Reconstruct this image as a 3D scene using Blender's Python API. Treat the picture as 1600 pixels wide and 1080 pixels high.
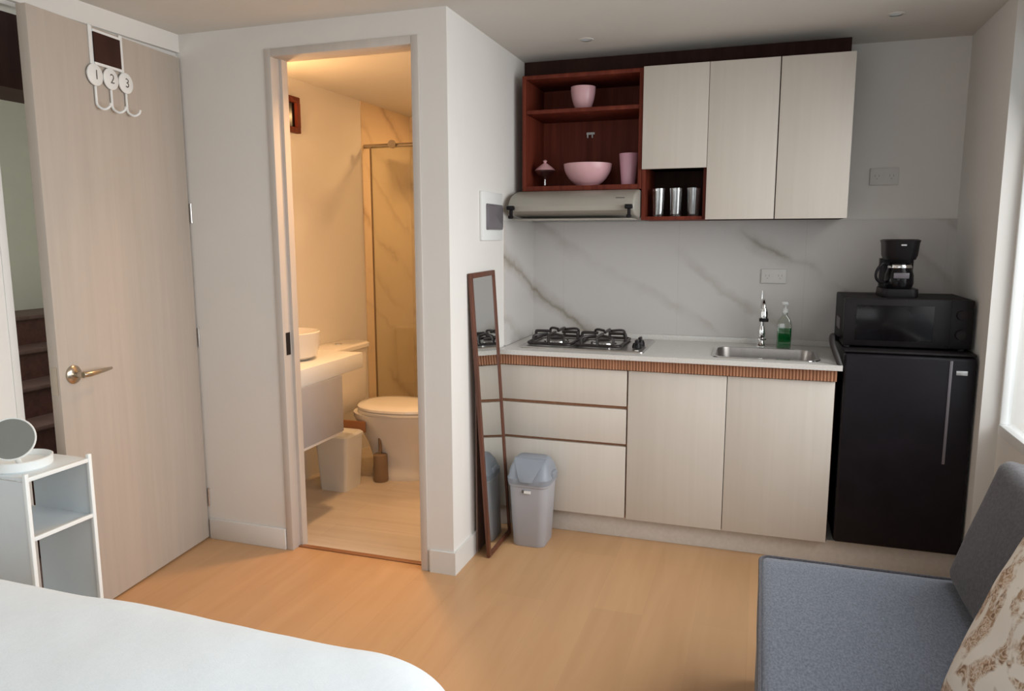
import bpy, bmesh, math, random
from mathutils import Vector, Matrix, noise
random.seed(7)
PI = math.pi
S = bpy.context.scene
for o in list(bpy.data.objects): bpy.data.objects.remove(o)
COL = S.collection

# ------------------------------------------------------------------ camera
cd = bpy.data.cameras.new('camera'); cam = bpy.data.objects.new('camera', cd); COL.objects.link(cam)
cd.sensor_fit = 'HORIZONTAL'; cd.sensor_width = 36; cd.lens = 36 * 1161.8 / 1600; cd.clip_start = 0.05
P_, Y_, R_ = .1451, .3226, -.002
F = Vector((-math.sin(Y_)*math.cos(P_), math.cos(Y_)*math.cos(P_), -math.sin(P_)))
R0 = Vector((math.cos(Y_), math.sin(Y_), 0)); U0 = R0.cross(F)
RR = math.cos(R_)*R0 + math.sin(R_)*U0; UU = -math.sin(R_)*R0 + math.cos(R_)*U0
m = Matrix((RR, UU, -F)).transposed().to_4x4(); m.translation = (0, 0, 1.416)
cam.matrix_world = m
S.camera = cam

# ------------------------------------------------------------------ light and exposure
S.view_settings.view_transform = 'Standard'; S.view_settings.look = 'None'
S.view_settings.gamma = 1; S.view_settings.use_curve_mapping = False
S.view_settings.exposure = 0.0
w = bpy.data.worlds.new('world'); S.world = w; w.use_nodes = True
w.node_tree.nodes['Background'].inputs[0].default_value = (.80, .93, 1, 1)
w.node_tree.nodes['Background'].inputs[1].default_value = .7
def area(name, loc, rot, sx, sy, power, col):
    l = bpy.data.lights.new(name, 'AREA'); l.shape = 'RECTANGLE'; l.size = sx; l.size_y = sy
    l.energy = power; l.color = col
    o = bpy.data.objects.new(name, l); COL.objects.link(o); o.location = loc; o.rotation_euler = rot
    return o
# daylight through the window beside the sofa, an unseen window added behind the camera, and the stairwell
a = area('window_daylight', (1.12, 1.66, 1.50), (0, math.radians(90-27), 0), 1.35, 3.0, 53, (.985, .99, .985)); a.data.spread = math.radians(135)
a = area('rear_fill_light', (-.6, -1.45, 1.55), (math.radians(90-22), 0, 0), 1.8, 1.2, 8.5, (.985, .99, 1)); a.data.spread = math.radians(150)
area('stairwell_daylight', (-3.1, .8, 1.7), (math.radians(82), 0, math.radians(38)), .7, 1.2, 36, (.97, 1, .92))
# unseen warm wall lamp, added to light the bathroom
pl_ = bpy.data.lights.new('added_wall_lamp_light', 'POINT'); pl_.energy = 14; pl_.color = (1, .56, .24); pl_.shadow_soft_size = .05
po = bpy.data.objects.new('added_wall_lamp_light', pl_); COL.objects.link(po); po.location = (-2.36, 3.12, 1.93)
a = area('added_bathroom_downlight', (-1.62, 3.12, 2.276), (0, 0, 0), .12, .12, 9.5, (1, .58, .27)); a.data.spread = math.radians(120)  # unseen downlight, added to brighten the bathroom
area('added_shower_downlight', (-1.70, 4.72, 2.276), (0, 0, 0), .12, .12, 9, (1, .58, .25))  # unseen downlight, added to brighten the shower

# ------------------------------------------------------------------ materials
def nm(name):
    m = bpy.data.materials.new(name); m.use_nodes = True
    return m, m.node_tree, m.node_tree.nodes['Principled BSDF']
def N(t, typ, **kw):
    n = t.nodes.new(typ)
    for k, v in kw.items():
        if k in n.inputs: n.inputs[k].default_value = v
        else: setattr(n, k, v)
    return n
def coords(t, scale=(1, 1, 1), rot=(0, 0, 0)):
    tc = t.nodes.new('ShaderNodeTexCoord'); mp = t.nodes.new('ShaderNodeMapping')
    mp.inputs['Scale'].default_value = scale; mp.inputs['Rotation'].default_value = rot
    t.links.new(tc.outputs['Object'], mp.inputs[0]); return mp.outputs[0]
def ramp(t, fac, stops):
    r = t.nodes.new('ShaderNodeValToRGB'); cr = r.color_ramp
    while len(cr.elements) < len(stops): cr.elements.new(.5)
    for e, (p, c) in zip(cr.elements, stops): e.position = p; e.color = (*c, 1)
    t.links.new(fac, r.inputs[0]); return r.outputs[0]
def plain(name, col, rough=.5, metal=0, var=.04, scale=9, bump=0, spec=None):
    m, t, b = nm(name)
    n = N(t, 'ShaderNodeTexNoise', Scale=scale, Detail=3.0); t.links.new(coords(t), n.inputs['Vector'])
    c0 = tuple(max(0, c*(1-var)) for c in col); c1 = tuple(min(1, c*(1+var)) for c in col)
    t.links.new(ramp(t, n.outputs[0], [(.3, c0), (.7, c1)]), b.inputs['Base Color'])
    b.inputs['Roughness'].default_value = rough; b.inputs['Metallic'].default_value = metal
    if spec is not None: b.inputs['Specular IOR Level'].default_value = spec
    if bump:
        n2 = N(t, 'ShaderNodeTexNoise', Scale=scale*8, Detail=4.0); t.links.new(coords(t), n2.inputs['Vector'])
        bp = N(t, 'ShaderNodeBump', Strength=bump, Distance=.01)
        t.links.new(n2.outputs[0], bp.inputs['Height']); t.links.new(bp.outputs[0], b.inputs['Normal'])
    return m
def grain(name, dark, light, scale, rough=.45, bump=.05, spec=.5, rot=(0, 0, 0)):
    m, t, b = nm(name); v = coords(t, scale, rot)
    n = N(t, 'ShaderNodeTexNoise', Scale=1.0, Detail=6.0, Roughness=.6, Distortion=.3); t.links.new(v, n.inputs['Vector'])
    t.links.new(ramp(t, n.outputs[0], [(.3, dark), (.7, light)]), b.inputs['Base Color'])
    b.inputs['Roughness'].default_value = rough; b.inputs['Specular IOR Level'].default_value = spec
    bp = N(t, 'ShaderNodeBump', Strength=bump, Distance=.004)
    t.links.new(n.outputs[0], bp.inputs['Height']); t.links.new(bp.outputs[0], b.inputs['Normal'])
    return m
def marble(name, base, vein, mid, rot, scale=1.0, rough=.25, joints=None, warp=.35):
    m, t, b = nm(name)
    n0 = N(t, 'ShaderNodeTexNoise', Scale=1.7, Detail=6.0, Roughness=.62); t.links.new(coords(t, (1, 1, 1)), n0.inputs['Vector'])
    wp = N(t, 'ShaderNodeVectorMath', operation='MULTIPLY_ADD'); wp.inputs[1].default_value = (warp, warp, warp)
    t.links.new(n0.outputs['Color'], wp.inputs[0]); t.links.new(coords(t), wp.inputs[2])
    dt = N(t, 'ShaderNodeVectorMath', operation='DOT_PRODUCT'); dt.inputs[1].default_value = rot
    t.links.new(wp.outputs[0], dt.inputs[0])
    sn = N(t, 'ShaderNodeMath', operation='PINGPONG'); sn.inputs[1].default_value = 1.0
    ms = N(t, 'ShaderNodeMath', operation='MULTIPLY'); ms.inputs[1].default_value = scale*4
    t.links.new(dt.outputs['Value'], ms.inputs[0]); t.links.new(ms.outputs[0], sn.inputs[0])
    cl = ramp(t, sn.outputs[0], [(0, vein), (.05, mid), (.15, base), (.62, base), (.74, mid), (.80, base)])
    n2 = N(t, 'ShaderNodeTexNoise', Scale=2.1, Detail=3.0); t.links.new(coords(t), n2.inputs['Vector'])
    mx = N(t, 'ShaderNodeMix', data_type='RGBA'); mk = ramp(t, n2.outputs[0], [(.38, (0, 0, 0)), (.52, (1, 1, 1))])
    t.links.new(mk, mx.inputs[0]); mx.inputs[6].default_value = (*base, 1); t.links.new(cl, mx.inputs[7])
    out = mx.outputs[2]
    if joints:
        br = N(t, 'ShaderNodeTexBrick', Scale=1.0); br.offset = 0
        br.inputs['Color1'].default_value = (1, 1, 1, 1); br.inputs['Color2'].default_value = (1, 1, 1, 1)
        br.inputs['Mortar'].default_value = (.93, .925, .92, 1); br.inputs['Mortar Size'].default_value = .0015
        br.inputs['Brick Width'].default_value = joints[0]; br.inputs['Row Height'].default_value = joints[1]
        sp = t.nodes.new('ShaderNodeSeparateXYZ'); cb = t.nodes.new('ShaderNodeCombineXYZ'); ad = N(t, 'ShaderNodeMath', operation='ADD')
        t.links.new(coords(t), sp.inputs[0]); t.links.new(sp.outputs[0], ad.inputs[0]); t.links.new(sp.outputs[1], ad.inputs[1])
        t.links.new(ad.outputs[0], cb.inputs[0]); t.links.new(sp.outputs[2], cb.inputs[1]); t.links.new(cb.outputs[0], br.inputs['Vector'])
        mu = N(t, 'ShaderNodeMix', data_type='RGBA', blend_type='MULTIPLY'); mu.inputs[0].default_value = 1
        t.links.new(out, mu.inputs[6]); t.links.new(br.outputs[0], mu.inputs[7]); out = mu.outputs[2]
    t.links.new(out, b.inputs['Base Color']); b.inputs['Roughness'].default_value = rough
    return m
def planks(name, dark, light, pw, pl, along, rough=.4, gap=.75):
    m, t, b = nm(name)
    rot = (0, 0, PI/2) if along == 'y' else (0, 0, 0)
    v = coords(t, (1, 1, 1), rot)
    br = N(t, 'ShaderNodeTexBrick', Scale=1.0); br.offset = .37
    br.inputs['Color1'].default_value = (.95, .95, .95, 1); br.inputs['Color2'].default_value = (1.04, 1.04, 1.04, 1)
    br.inputs['Mortar'].default_value = (gap, gap, gap, 1); br.inputs['Mortar Size'].default_value = .001
    br.inputs['Brick Width'].default_value = pl; br.inputs['Row Height'].default_value = pw
    t.links.new(v, br.inputs['Vector'])
    g = coords(t, (14, 1.2, 1) if along == 'y' else (1.2, 14, 1))
    n = N(t, 'ShaderNodeTexNoise', Scale=1.0, Detail=6.0, Distortion=.6); t.links.new(g, n.inputs['Vector'])
    c = ramp(t, n.outputs[0], [(.25, dark), (.75, light)])
    mu = N(t, 'ShaderNodeMix', data_type='RGBA', blend_type='MULTIPLY'); mu.inputs[0].default_value = 1
    t.links.new(c, mu.inputs[6]); t.links.new(br.outputs[0], mu.inputs[7]); t.links.new(mu.outputs[2], b.inputs['Base Color'])
    b.inputs['Roughness'].default_value = rough
    return m
def fabric(name, dark, light, sc=260, rough=.95, bump=.5):
    m, t, b = nm(name)
    n = N(t, 'ShaderNodeTexNoise', Scale=sc, Detail=2.0); t.links.new(coords(t, (1, 1, 1)), n.inputs['Vector'])
    n3 = N(t, 'ShaderNodeTexNoise', Scale=sc*.4, Detail=3.0); t.links.new(coords(t, (1, .5, .5)), n3.inputs['Vector'])
    ad = N(t, 'ShaderNodeMath', operation='MULTIPLY_ADD'); ad.inputs[1].default_value = .5
    t.links.new(n3.outputs[0], ad.inputs[0])
    hf = N(t, 'ShaderNodeMath', operation='MULTIPLY'); hf.inputs[1].default_value = .5
    t.links.new(n.outputs[0], hf.inputs[0]); t.links.new(hf.outputs[0], ad.inputs[2])
    t.links.new(ramp(t, ad.outputs[0], [(.38, dark), (.64, light)]), b.inputs['Base Color'])
    b.inputs['Roughness'].default_value = rough; b.inputs['Specular IOR Level'].default_value = .15
    b.inputs['Sheen Weight'].default_value = .25
    bp = N(t, 'ShaderNodeBump', Strength=bump, Distance=.002)
    t.links.new(n.outputs[0], bp.inputs['Height']); t.links.new(bp.outputs[0], b.inputs['Normal'])
    return m
def clear(name, tint=(1, 1, 1), gloss=.12, rough=.03):
    m, t, b = nm(name); t.nodes.remove(b)
    tr = t.nodes.new('ShaderNodeBsdfTransparent'); tr.inputs[0].default_value = (*tint, 1)
    gl = t.nodes.new('ShaderNodeBsdfGlossy'); gl.inputs['Roughness'].default_value = rough
    mx = t.nodes.new('ShaderNodeMixShader'); lw = t.nodes.new('ShaderNodeLayerWeight'); lw.inputs[0].default_value = .25
    mt = N(t, 'ShaderNodeMath', operation='MULTIPLY_ADD'); mt.inputs[1].default_value = .6; mt.inputs[2].default_value = gloss
    t.links.new(lw.outputs['Facing'], mt.inputs[0]); t.links.new(mt.outputs[0], mx.inputs[0])
    t.links.new(tr.outputs[0], mx.inputs[1]); t.links.new(gl.outputs[0], mx.inputs[2])
    t.links.new(mx.outputs[0], t.nodes['Material Output'].inputs[0])
    return m
M = dict(
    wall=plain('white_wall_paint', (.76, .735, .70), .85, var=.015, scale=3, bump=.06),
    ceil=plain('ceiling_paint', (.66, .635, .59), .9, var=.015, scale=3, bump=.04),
    base=plain('baseboard_paint', (.72, .70, .67), .5, var=.01),
    floor=planks('orange_laminate', (.53, .30, .145), (.60, .355, .18), .19, 1.3, 'y', .38, .93),
    bathfloor=planks('pale_bathroom_planks', (.50, .42, .34), (.62, .54, .45), .16, .9, 'x', .4, .8),
    door=grain('greige_door_laminate', (.455, .395, .34), (.50, .435, .375), (30, 30, 1.6), .6, .04),
    frame=grain('greige_frame_laminate', (.54, .49, .45), (.60, .55, .50), (20, 20, 1.6), .6, .03),
    cab=grain('pale_wood_laminate', (.625, .57, .505), (.655, .60, .535), (40, 40, 1.4), .5, .03),
    mahog=grain('reddish_brown_wood', (.10, .018, .011), (.20, .042, .022), (30, 30, 2), .5, .05, spec=.15),
    flute=grain('fluted_brown_wood', (.34, .15, .075), (.46, .22, .12), (60, 60, 3), .5, .05),
    dark=grain('dark_brown_wood', (.030, .012, .009), (.055, .022, .015), (20, 20, 3), .6, .05, spec=.15),
    mframe=grain('mirror_frame_wood', (.085, .028, .015), (.15, .05, .026), (30, 30, 3), .45, .04),
    back=plain('mirror_backing_board', (.22, .14, .115), .8),
    marble=marble('grey_marble_tile', (.60, .57, .55), (.31, .275, .23), (.50, .465, .43), (.52, .3, .82), .62, .3, joints=(.60, .60), warp=.28),
    tan=marble('tan_marble_tile', (.74, .61, .44), (.50, .38, .25), (.63, .50, .35), (.5, .5, .7), .8, .3, joints=(.6, .6)),
    quartz=plain('pale_quartz', (.68, .665, .63), .28, var=.07, scale=160),
    plinth=plain('white_plinth', (.70, .66, .61), .5, var=.05, scale=60),
    white=plain('white_plastic', (.80, .81, .80), .4, var=.01),
    porcelain=plain('white_porcelain', (.82, .79, .75), .12, var=.01),
    basinsteel=plain('sink_steel', (.36, .33, .31), .35, 1, var=.05, scale=40),
    chrome=plain('chrome', (.78, .78, .78), .10, 1, var=.01),
    steel=plain('brushed_steel', (.56, .54, .52), .28, 1, var=.05, scale=60),
    nickel=plain('satin_nickel', (.50, .44, .36), .25, 1, var=.05),
    black=plain('black_plastic', (.010, .008, .009), .40, var=.2, spec=.22),
    blackm=plain('black_matte', (.014, .011, .012), .6, var=.2, spec=.25),
    iron=plain('black_cast_iron', (.022, .016, .015), .4, var=.3, scale=60),
    fridge=plain('black_fridge_enamel', (.009, .007, .010), .42, var=.2, bump=.03, spec=.22),
    glassdark=plain('dark_glass', (.006, .005, .006), .16, var=.1, spec=.22),
    hood=plain('cream_hood_enamel', (.37, .345, .30), .4, var=.02),
    grey=plain('blue_grey_plastic', (.26, .285, .33), .42, var=.02),
    grey2=plain('pale_grey_plastic', (.40, .405, .44), .42, var=.02),
    smoke=plain('smoked_plastic', (.15, .135, .15), .25, var=.05),
    pink=plain('pink_ceramic', (.74, .43, .46), .32, var=.02),
    pinkp=plain('pink_plastic', (.66, .36, .45), .25, var=.02),
    mirror=plain('mirror_glass', (.86, .88, .87), .02, 1, var=0),
    vmirror=plain('vanity_mirror_glass', (.50, .53, .51), .18, 1, var=0),
    glass=clear('window_glass', (1, 1, 1), .03), showerglass=clear('shower_glass', (.93, .95, .92), .06),
    tumbler=clear('drinking_glass', (.86, .86, .86), .22, .10),
    trolley=plain('grey_white_panel', (.70, .76, .79), .5, var=.02),
    trolleyw=plain('white_metal', (.86, .90, .90), .35, var=.01),
    duvet=fabric('white_cotton', (.77, .845, .90), (.80, .875, .93), 240, .9, .12),
    sofa=fabric('blue_grey_weave', (.068, .080, .110), (.175, .195, .238), 520, .95, .6),
    sofa2=fabric('charcoal_weave', (.040, .036, .042), (.105, .098, .108), 520, .95, .6),
    greenl=plain('green_dish_soap', (.004, .17, .04), .12, var=.05),
    bottle=clear('clear_bottle_plastic', (.90, .93, .88), .14, .1),
    step=grain('dark_stair_wood', (.060, .022, .018), (.11, .04, .03), (3, 30, 30), .6, .05),
    tread=grain('stair_nosing', (.11, .06, .05), (.16, .09, .08), (3, 30, 30), .6, .05),
    pale=plain('pale_green_stairwell_paint', (.62, .60, .52), .9, var=.02),
    brush=plain('brown_plastic', (.26, .17, .10), .45, var=.05),
    lidwood=plain('brown_bin_lid', (.30, .13, .055), .45, var=.05),
    rubber=plain('black_rubber', (.03, .025, .025), .6, var=.1),
    ink=plain('dark_ink', (.10, .09, .08), .8),
    plate=plain('outlet_plate_plastic', (.66, .64, .61), .5, var=.01), slot=plain('outlet_slot', (.40, .38, .36), .6),
    label=plain('paper_label', (.80, .80, .78), .6),
    badge=plain('silver_badge', (.60, .60, .60), .3, .6),
)
# floral damask print
def floral():
    m, t, b = nm('floral_cotton')
    v = coords(t)
    n = N(t, 'ShaderNodeTexNoise', Scale=6.0, Detail=3.0, Distortion=1.8); t.links.new(v, n.inputs['Vector'])
    a = ramp(t, n.outputs[0], [(.44, (0, 0, 0)), (.50, (1, 1, 1))])
    n2 = N(t, 'ShaderNodeTexNoise', Scale=38.0, Detail=5.0, Distortion=2.5); t.links.new(v, n2.inputs['Vector'])
    c = ramp(t, n2.outputs[0], [(.36, (.22, .13, .08)), (.45, (.48, .32, .21)), (.52, (.66, .56, .46)), (.60, (.36, .23, .14))])
    mx = N(t, 'ShaderNodeMix', data_type='RGBA'); t.links.new(a, mx.inputs[0]); mx.inputs[6].default_value = (.72, .66, .58, 1)
    t.links.new(c, mx.inputs[7]); t.links.new(mx.outputs[2], b.inputs['Base Color'])
    b.inputs['Roughness'].default_value = .9
    return m
M['floral'] = floral()

# ------------------------------------------------------------------ mesh helpers (world coordinates)
ORG = {}
def BM(): return bmesh.new()
def box(bm, x0, x1, y0, y1, z0, z1, bev=0, seg=2, mat=None):
    t = bmesh.new(); bmesh.ops.create_cube(t, size=1)
    for v in t.verts:
        v.co = Vector(((x0+x1)/2 + v.co.x*(x1-x0), (y0+y1)/2 + v.co.y*(y1-y0), (z0+z1)/2 + v.co.z*(z1-z0)))
    if bev: bmesh.ops.bevel(t, geom=t.edges[:], offset=bev, segments=seg, profile=.5, affect='EDGES')
    return add(bm, t, mat)
def add(bm, t, mat=None):
    if mat is not None: bmesh.ops.transform(t, matrix=mat, verts=t.verts)
    me = bpy.data.meshes.new('tmp'); t.to_mesh(me); t.free(); bm.from_mesh(me); bpy.data.meshes.remove(me)
    return bm
def B(*a, **k): return box(BM(), *a, **k)
def lathe(bm, prof, c=(0, 0, 0), n=40, mat=None, sx=1, sy=1):
    t = bmesh.new(); rings = []
    for r, z in prof:
        if r < 1e-6: rings.append([t.verts.new((0, 0, z))])
        else: rings.append([t.verts.new((r*math.cos(2*PI*i/n)*sx, r*math.sin(2*PI*i/n)*sy, z)) for i in range(n)])
    for a, b in zip(rings, rings[1:]):
        for i in range(n):
            j = (i+1) % n
            vs = [a[i % len(a)], a[j % len(a)], b[j % len(b)], b[i % len(b)]]
            vs = list(dict.fromkeys(vs))
            if len(vs) > 2:
                try: t.faces.new(vs)
                except ValueError: pass
    bmesh.ops.recalc_face_normals(t, faces=t.faces)
    T = Matrix.Translation(c)
    return add(bm, t, T @ mat if mat is not None else T)
def tube(bm, pts, r, n=12, caps=True):
    pts = [Vector(p) for p in pts]; rs = r if isinstance(r, (list, tuple)) else [r]*len(pts)
    t = bmesh.new(); rings = []; prev = None
    for i, p in enumerate(pts):
        d = (pts[min(i+1, len(pts)-1)] - pts[max(i-1, 0)]).normalized()
        if prev is None: a = d.orthogonal().normalized()
        else: a = (prev - d*prev.dot(d)).normalized()
        prev = a; b = d.cross(a)
        rings.append([t.verts.new(p + (a*math.cos(2*PI*k/n) + b*math.sin(2*PI*k/n))*rs[i]) for k in range(n)])
    for A, Bq in zip(rings, rings[1:]):
        for k in range(n): t.faces.new((A[k], A[(k+1) % n], Bq[(k+1) % n], Bq[k]))
    if caps: t.faces.new(rings[0][::-1]); t.faces.new(rings[-1])
    bmesh.ops.recalc_face_normals(t, faces=t.faces)
    return add(bm, t)
def smooth_path(pts, k=6):
    P = [Vector(p) for p in pts]; out = []
    for i in range(len(P)-1):
        p0, p1, p2, p3 = P[max(i-1, 0)], P[i], P[i+1], P[min(i+2, len(P)-1)]
        for j in range(k):
            s = j/k
            out.append(.5*((2*p1) + (-p0+p2)*s + (2*p0-5*p1+4*p2-p3)*s*s + (-p0+3*p1-3*p2+p3)*s**3))
    out.append(P[-1]); return out
def extrude(bm, prof, axis, a0, a1):
    """closed 2-D outline swept along axis; outline is (y,z) for x, (x,z) for y, (x,y) for z"""
    t = bmesh.new()
    def mk(p, a): return {'x': (a, p[0], p[1]), 'y': (p[0], a, p[1]), 'z': (p[0], p[1], a)}[axis]
    A = [t.verts.new(mk(p, a0)) for p in prof]; Bq = [t.verts.new(mk(p, a1)) for p in prof]; n = len(prof)
    for i in range(n): t.faces.new((A[i], A[(i+1) % n], Bq[(i+1) % n], Bq[i]))
    t.faces.new(A[::-1]); t.faces.new(Bq)
    bmesh.ops.recalc_face_normals(t, faces=t.faces)
    return add(bm, t)
def rrect(x0, x1, y0, y1, r, n=8):
    out = []
    for cx, cy, a0 in ((x1-r, y1-r, 0), (x0+r, y1-r, PI/2), (x0+r, y0+r, PI), (x1-r, y0+r, 3*PI/2)):
        for i in range(n+1): a = a0 + PI/2*i/n; out.append((cx+r*math.cos(a), cy+r*math.sin(a)))
    return out
def loft(bm, loops, cap0=True, cap1=True):
    t = bmesh.new(); L = [[t.verts.new(p) for p in lp] for lp in loops]; n = len(L[0])
    for a, b in zip(L, L[1:]):
        for i in range(n): t.faces.new((a[i], a[(i+1) % n], b[(i+1) % n], b[i]))
    if cap0: t.faces.new(L[0][::-1])
    if cap1: t.faces.new(L[-1])
    bmesh.ops.recalc_face_normals(t, faces=t.faces)
    return add(bm, t)
def softbox(bm, h, r, n=14, mat=None, wob=0, puff=0, seed=0):
    """rounded box of half sizes h with optional puffed faces and wrinkles"""
    t = bmesh.new(); bmesh.ops.create_cube(t, size=2)
    bmesh.ops.subdivide_edges(t, edges=t.edges[:], cuts=n*2-1, use_grid_fill=True)
    h = Vector(h); off = Vector((seed*3.1, seed*1.7, 0))
    for v in t.verts:
        p = v.co.copy(); q = Vector(); 
        for i in range(3):
            s = p[i]; s = math.copysign(abs(s)**.75, s) if abs(s) > 0 else 0
            q[i] = s*h[i]
        core = Vector([max(-(h[i]-r), min(h[i]-r, q[i])) for i in range(3)])
        d = q-core
        if d.length > 1e-9: q = core + d.normalized()*r
        k = [min(range(3), key=lambda i: h[i])][0]
        o = [i for i in range(3) if i != k]
        g = max(0, 1-(abs(q[o[0]])/h[o[0]])**2.5)*max(0, 1-(abs(q[o[1]])/h[o[1]])**2.5)
        q[k] += math.copysign(puff*g, q[k]) if abs(q[k]) > 1e-4 else 0
        if wob: q += Vector((1, 1, 1))*0 + q.normalized()*wob*noise.noise(q*5+off) + Vector((0, 0, 1))*wob*.5*noise.noise(q*11+off)
        v.co = q
    return add(bm, t, mat)
def pillow(bm, hw, hh, T, mat=None, n=28, seed=0):
    t = bmesh.new(); G = {}
    for s in (1, -1):
        for i in range(n+1):
            for j in range(n+1):
                u = -1+2*i/n; v = -1+2*j/n
                edge = (i in (0, n)) or (j in (0, n))
                if s == -1 and edge: G[(s, i, j)] = G[(1, i, j)]; continue
                k = max(0, (1-abs(u)**3.2)*(1-abs(v)**3.2))**.55
                pin = 1-.05*(1-v*v)*abs(u)**3; pin2 = 1-.05*(1-u*u)*abs(v)**3
                z = s*T*k + .008*noise.noise(Vector((u*2.5+seed, v*2.5, s*1.0)))*k
                G[(s, i, j)] = t.verts.new((u*hw*pin, v*hh*pin2, z))
        for i in range(n):
            for j in range(n):
                f = [G[(s, i, j)], G[(s, i+1, j)], G[(s, i+1, j+1)], G[(s, i, j+1)]]
                t.faces.new(f if s == 1 else f[::-1])
    return add(bm, t, mat)

def link(name, bm, mat, parent=None, smooth=True, origin=None):
    me = bpy.data.meshes.new(name)
    if parent is not None: org = ORG[parent.as_pointer()]
    elif origin is not None: org = Vector(origin)
    else:
        xs = [v.co.x for v in bm.verts]; ys = [v.co.y for v in bm.verts]; zs = [v.co.z for v in bm.verts]
        org = Vector(((min(xs)+max(xs))/2, (min(ys)+max(ys))/2, min(zs)))
    bmesh.ops.translate(bm, verts=bm.verts, vec=-org)
    bm.to_mesh(me); bm.free()
    if smooth:
        me.shade_smooth() if hasattr(me, 'shade_smooth') else None
        me.set_sharp_from_angle(angle=math.radians(38))
    me.materials.append(M[mat])
    o = bpy.data.objects.new(name, me); COL.objects.link(o)
    if parent is not None: o.parent = parent
    else: o.location = org
    ORG[o.as_pointer()] = org
    return o
def tag(o, label, cat, group=None):
    o['label'] = label; o['category'] = cat
    if group: o['group'] = group
    return o
def thing(name, label, cat, loc, group=None):
    o = bpy.data.objects.new(name, None); o.empty_display_size = .05; COL.objects.link(o); o.location = loc
    ORG[o.as_pointer()] = Vector(loc); return tag(o, label, cat, group)
def struct(name, bm, mat, parent=None, **k):
    o = link(name, bm, mat, parent, **k)
    if parent is None: o['kind'] = 'structure'
    return o
def dup(root, loc, label, group=None):
    r = root.copy(); COL.objects.link(r); r.location = loc; r['label'] = label
    if group: r['group'] = group
    for ch in list(root.children):
        c = ch.copy(); COL.objects.link(c); c.parent = r
        for g in ch.children:
            d = g.copy(); COL.objects.link(d); d.parent = c
    return r
def text_mesh(body, size, depth, mat4):
    c = bpy.data.curves.new('glyph', 'FONT'); c.body = body; c.size = size; c.extrude = depth
    c.align_x = 'CENTER'; c.align_y = 'CENTER'
    o = bpy.data.objects.new('glyph', c); COL.objects.link(o)
    dg = bpy.context.evaluated_depsgraph_get(); me = bpy.data.meshes.new_from_object(o.evaluated_get(dg))
    bm = bmesh.new(); bm.from_mesh(me); bmesh.ops.transform(bm, matrix=mat4, verts=bm.verts)
    bpy.data.objects.remove(o); bpy.data.curves.remove(c); bpy.data.meshes.remove(me); return bm

# ------------------------------------------------------------------ the room shell
YA, XR, YK, ZC = 2.748, -1.18, 3.88, 2.285
XL, XW, XG = -2.44, .832, .895      # left wall, kitchen recess side wall, window wall
struct('floor', box(B(-2.60, 1.1, -1.3, 2.795, -.08, 0), -1.28, 1.1, 2.795, 4.0, -.08, 0), 'floor')
bf = box(B(-2.62, -1.28, 2.795, 4.40, -.08, 0), -2.62, -1.28, 4.40, 5.3, -.08, -.02)
struct('floor_bathroom', bf, 'bathfloor')
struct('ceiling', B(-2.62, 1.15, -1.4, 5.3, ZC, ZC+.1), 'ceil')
# partition with the bathroom doorway
bm = B(-2.54, -2.004, YA, YA+.10, 0, ZC); box(bm, -1.298, XR, YA, YA+.10, 0, ZC); box(bm, -2.004, -1.298, YA, YA+.10, 2.19, ZC)
struct('wall_partition', bm, 'wall')
struct('wall_kitchen_left', B(XR-.10, XR, YA+.10, 4.0, 0, ZC), 'wall')
struct('wall_kitchen_back', B(XR, 1.1, YK, 4.0, 0, ZC), 'wall')
struct('wall_kitchen_right', B(XW, 1.1, 3.25, YK, 0, ZC), 'wall')
bm = B(XG, XG+.14, -1.4, 3.25, 0, .66); box(bm, XG, XG+.14, -1.4, 3.25, 2.17, ZC); box(bm, XG, XG+.14, -1.4, .12, .66, 2.17)
box(bm, XG, XG+.14, 3.240, 3.25, .66, 2.17)
struct('wall_right', bm, 'wall')
bm = B(XL-.10, XL, -1.4, 1.88, 0, ZC); box(bm, XL-.10, XL, 1.88, YA, 2.21, ZC)
struct('wall_left', bm, 'wall')
bm = B(XL-.1, -1.55, -1.40, -1.30, 0, ZC); box(bm, .35, XG+.1, -1.40, -1.30, 0, ZC)
box(bm, -1.55, .35, -1.40, -1.30, 0, .8); box(bm, -1.55, .35, -1.40, -1.30, 2.1, ZC)
struct('wall_rear', bm, 'wall')
# bathroom walls
bm = B(-2.60, -2.50, YA+.10, 4.40, 0, ZC)
struct('wall_bathroom_left', bm, 'wall')
struct('wall_shower_left', B(-2.60, -2.495, 4.40, 5.2, -.02, ZC), 'tan')
struct('wall_shower_back', B(-2.60, -1.2, 5.1, 5.2, -.02, ZC), 'tan')
struct('wall_bathroom_right', B(-1.28, -1.18, 4.0, 5.2, -.02, ZC), 'wall')

# tile backsplash
bm = B(XR+.008, XW, YK-.010, YK, .889, 1.494); box(bm, XR, XR+.010, 3.405, YK, .889, 1.494)
sp = struct('wall_backsplash', bm, 'marble')
# baseboards
def skirting(name, x0, x1, y0, y1, h=.098):
    return struct(name, B(x0, x1, y0, y1, 0, h, bev=.003), 'base')
skirting('baseboard_partition', XL+.012, -2.008, YA-.012, YA)
bm = extrude(BM(), [(-1.286, YA-.012), (XR+.012, YA-.012), (XR+.012, 3.36), (XR, 3.36), (XR, YA), (-1.286, YA)], 'z', 0, .098)
struct('baseboard_kitchen', bm, 'base')
skirting('baseboard_left', XL, XL+.012, -1.29, 1.86)
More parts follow.
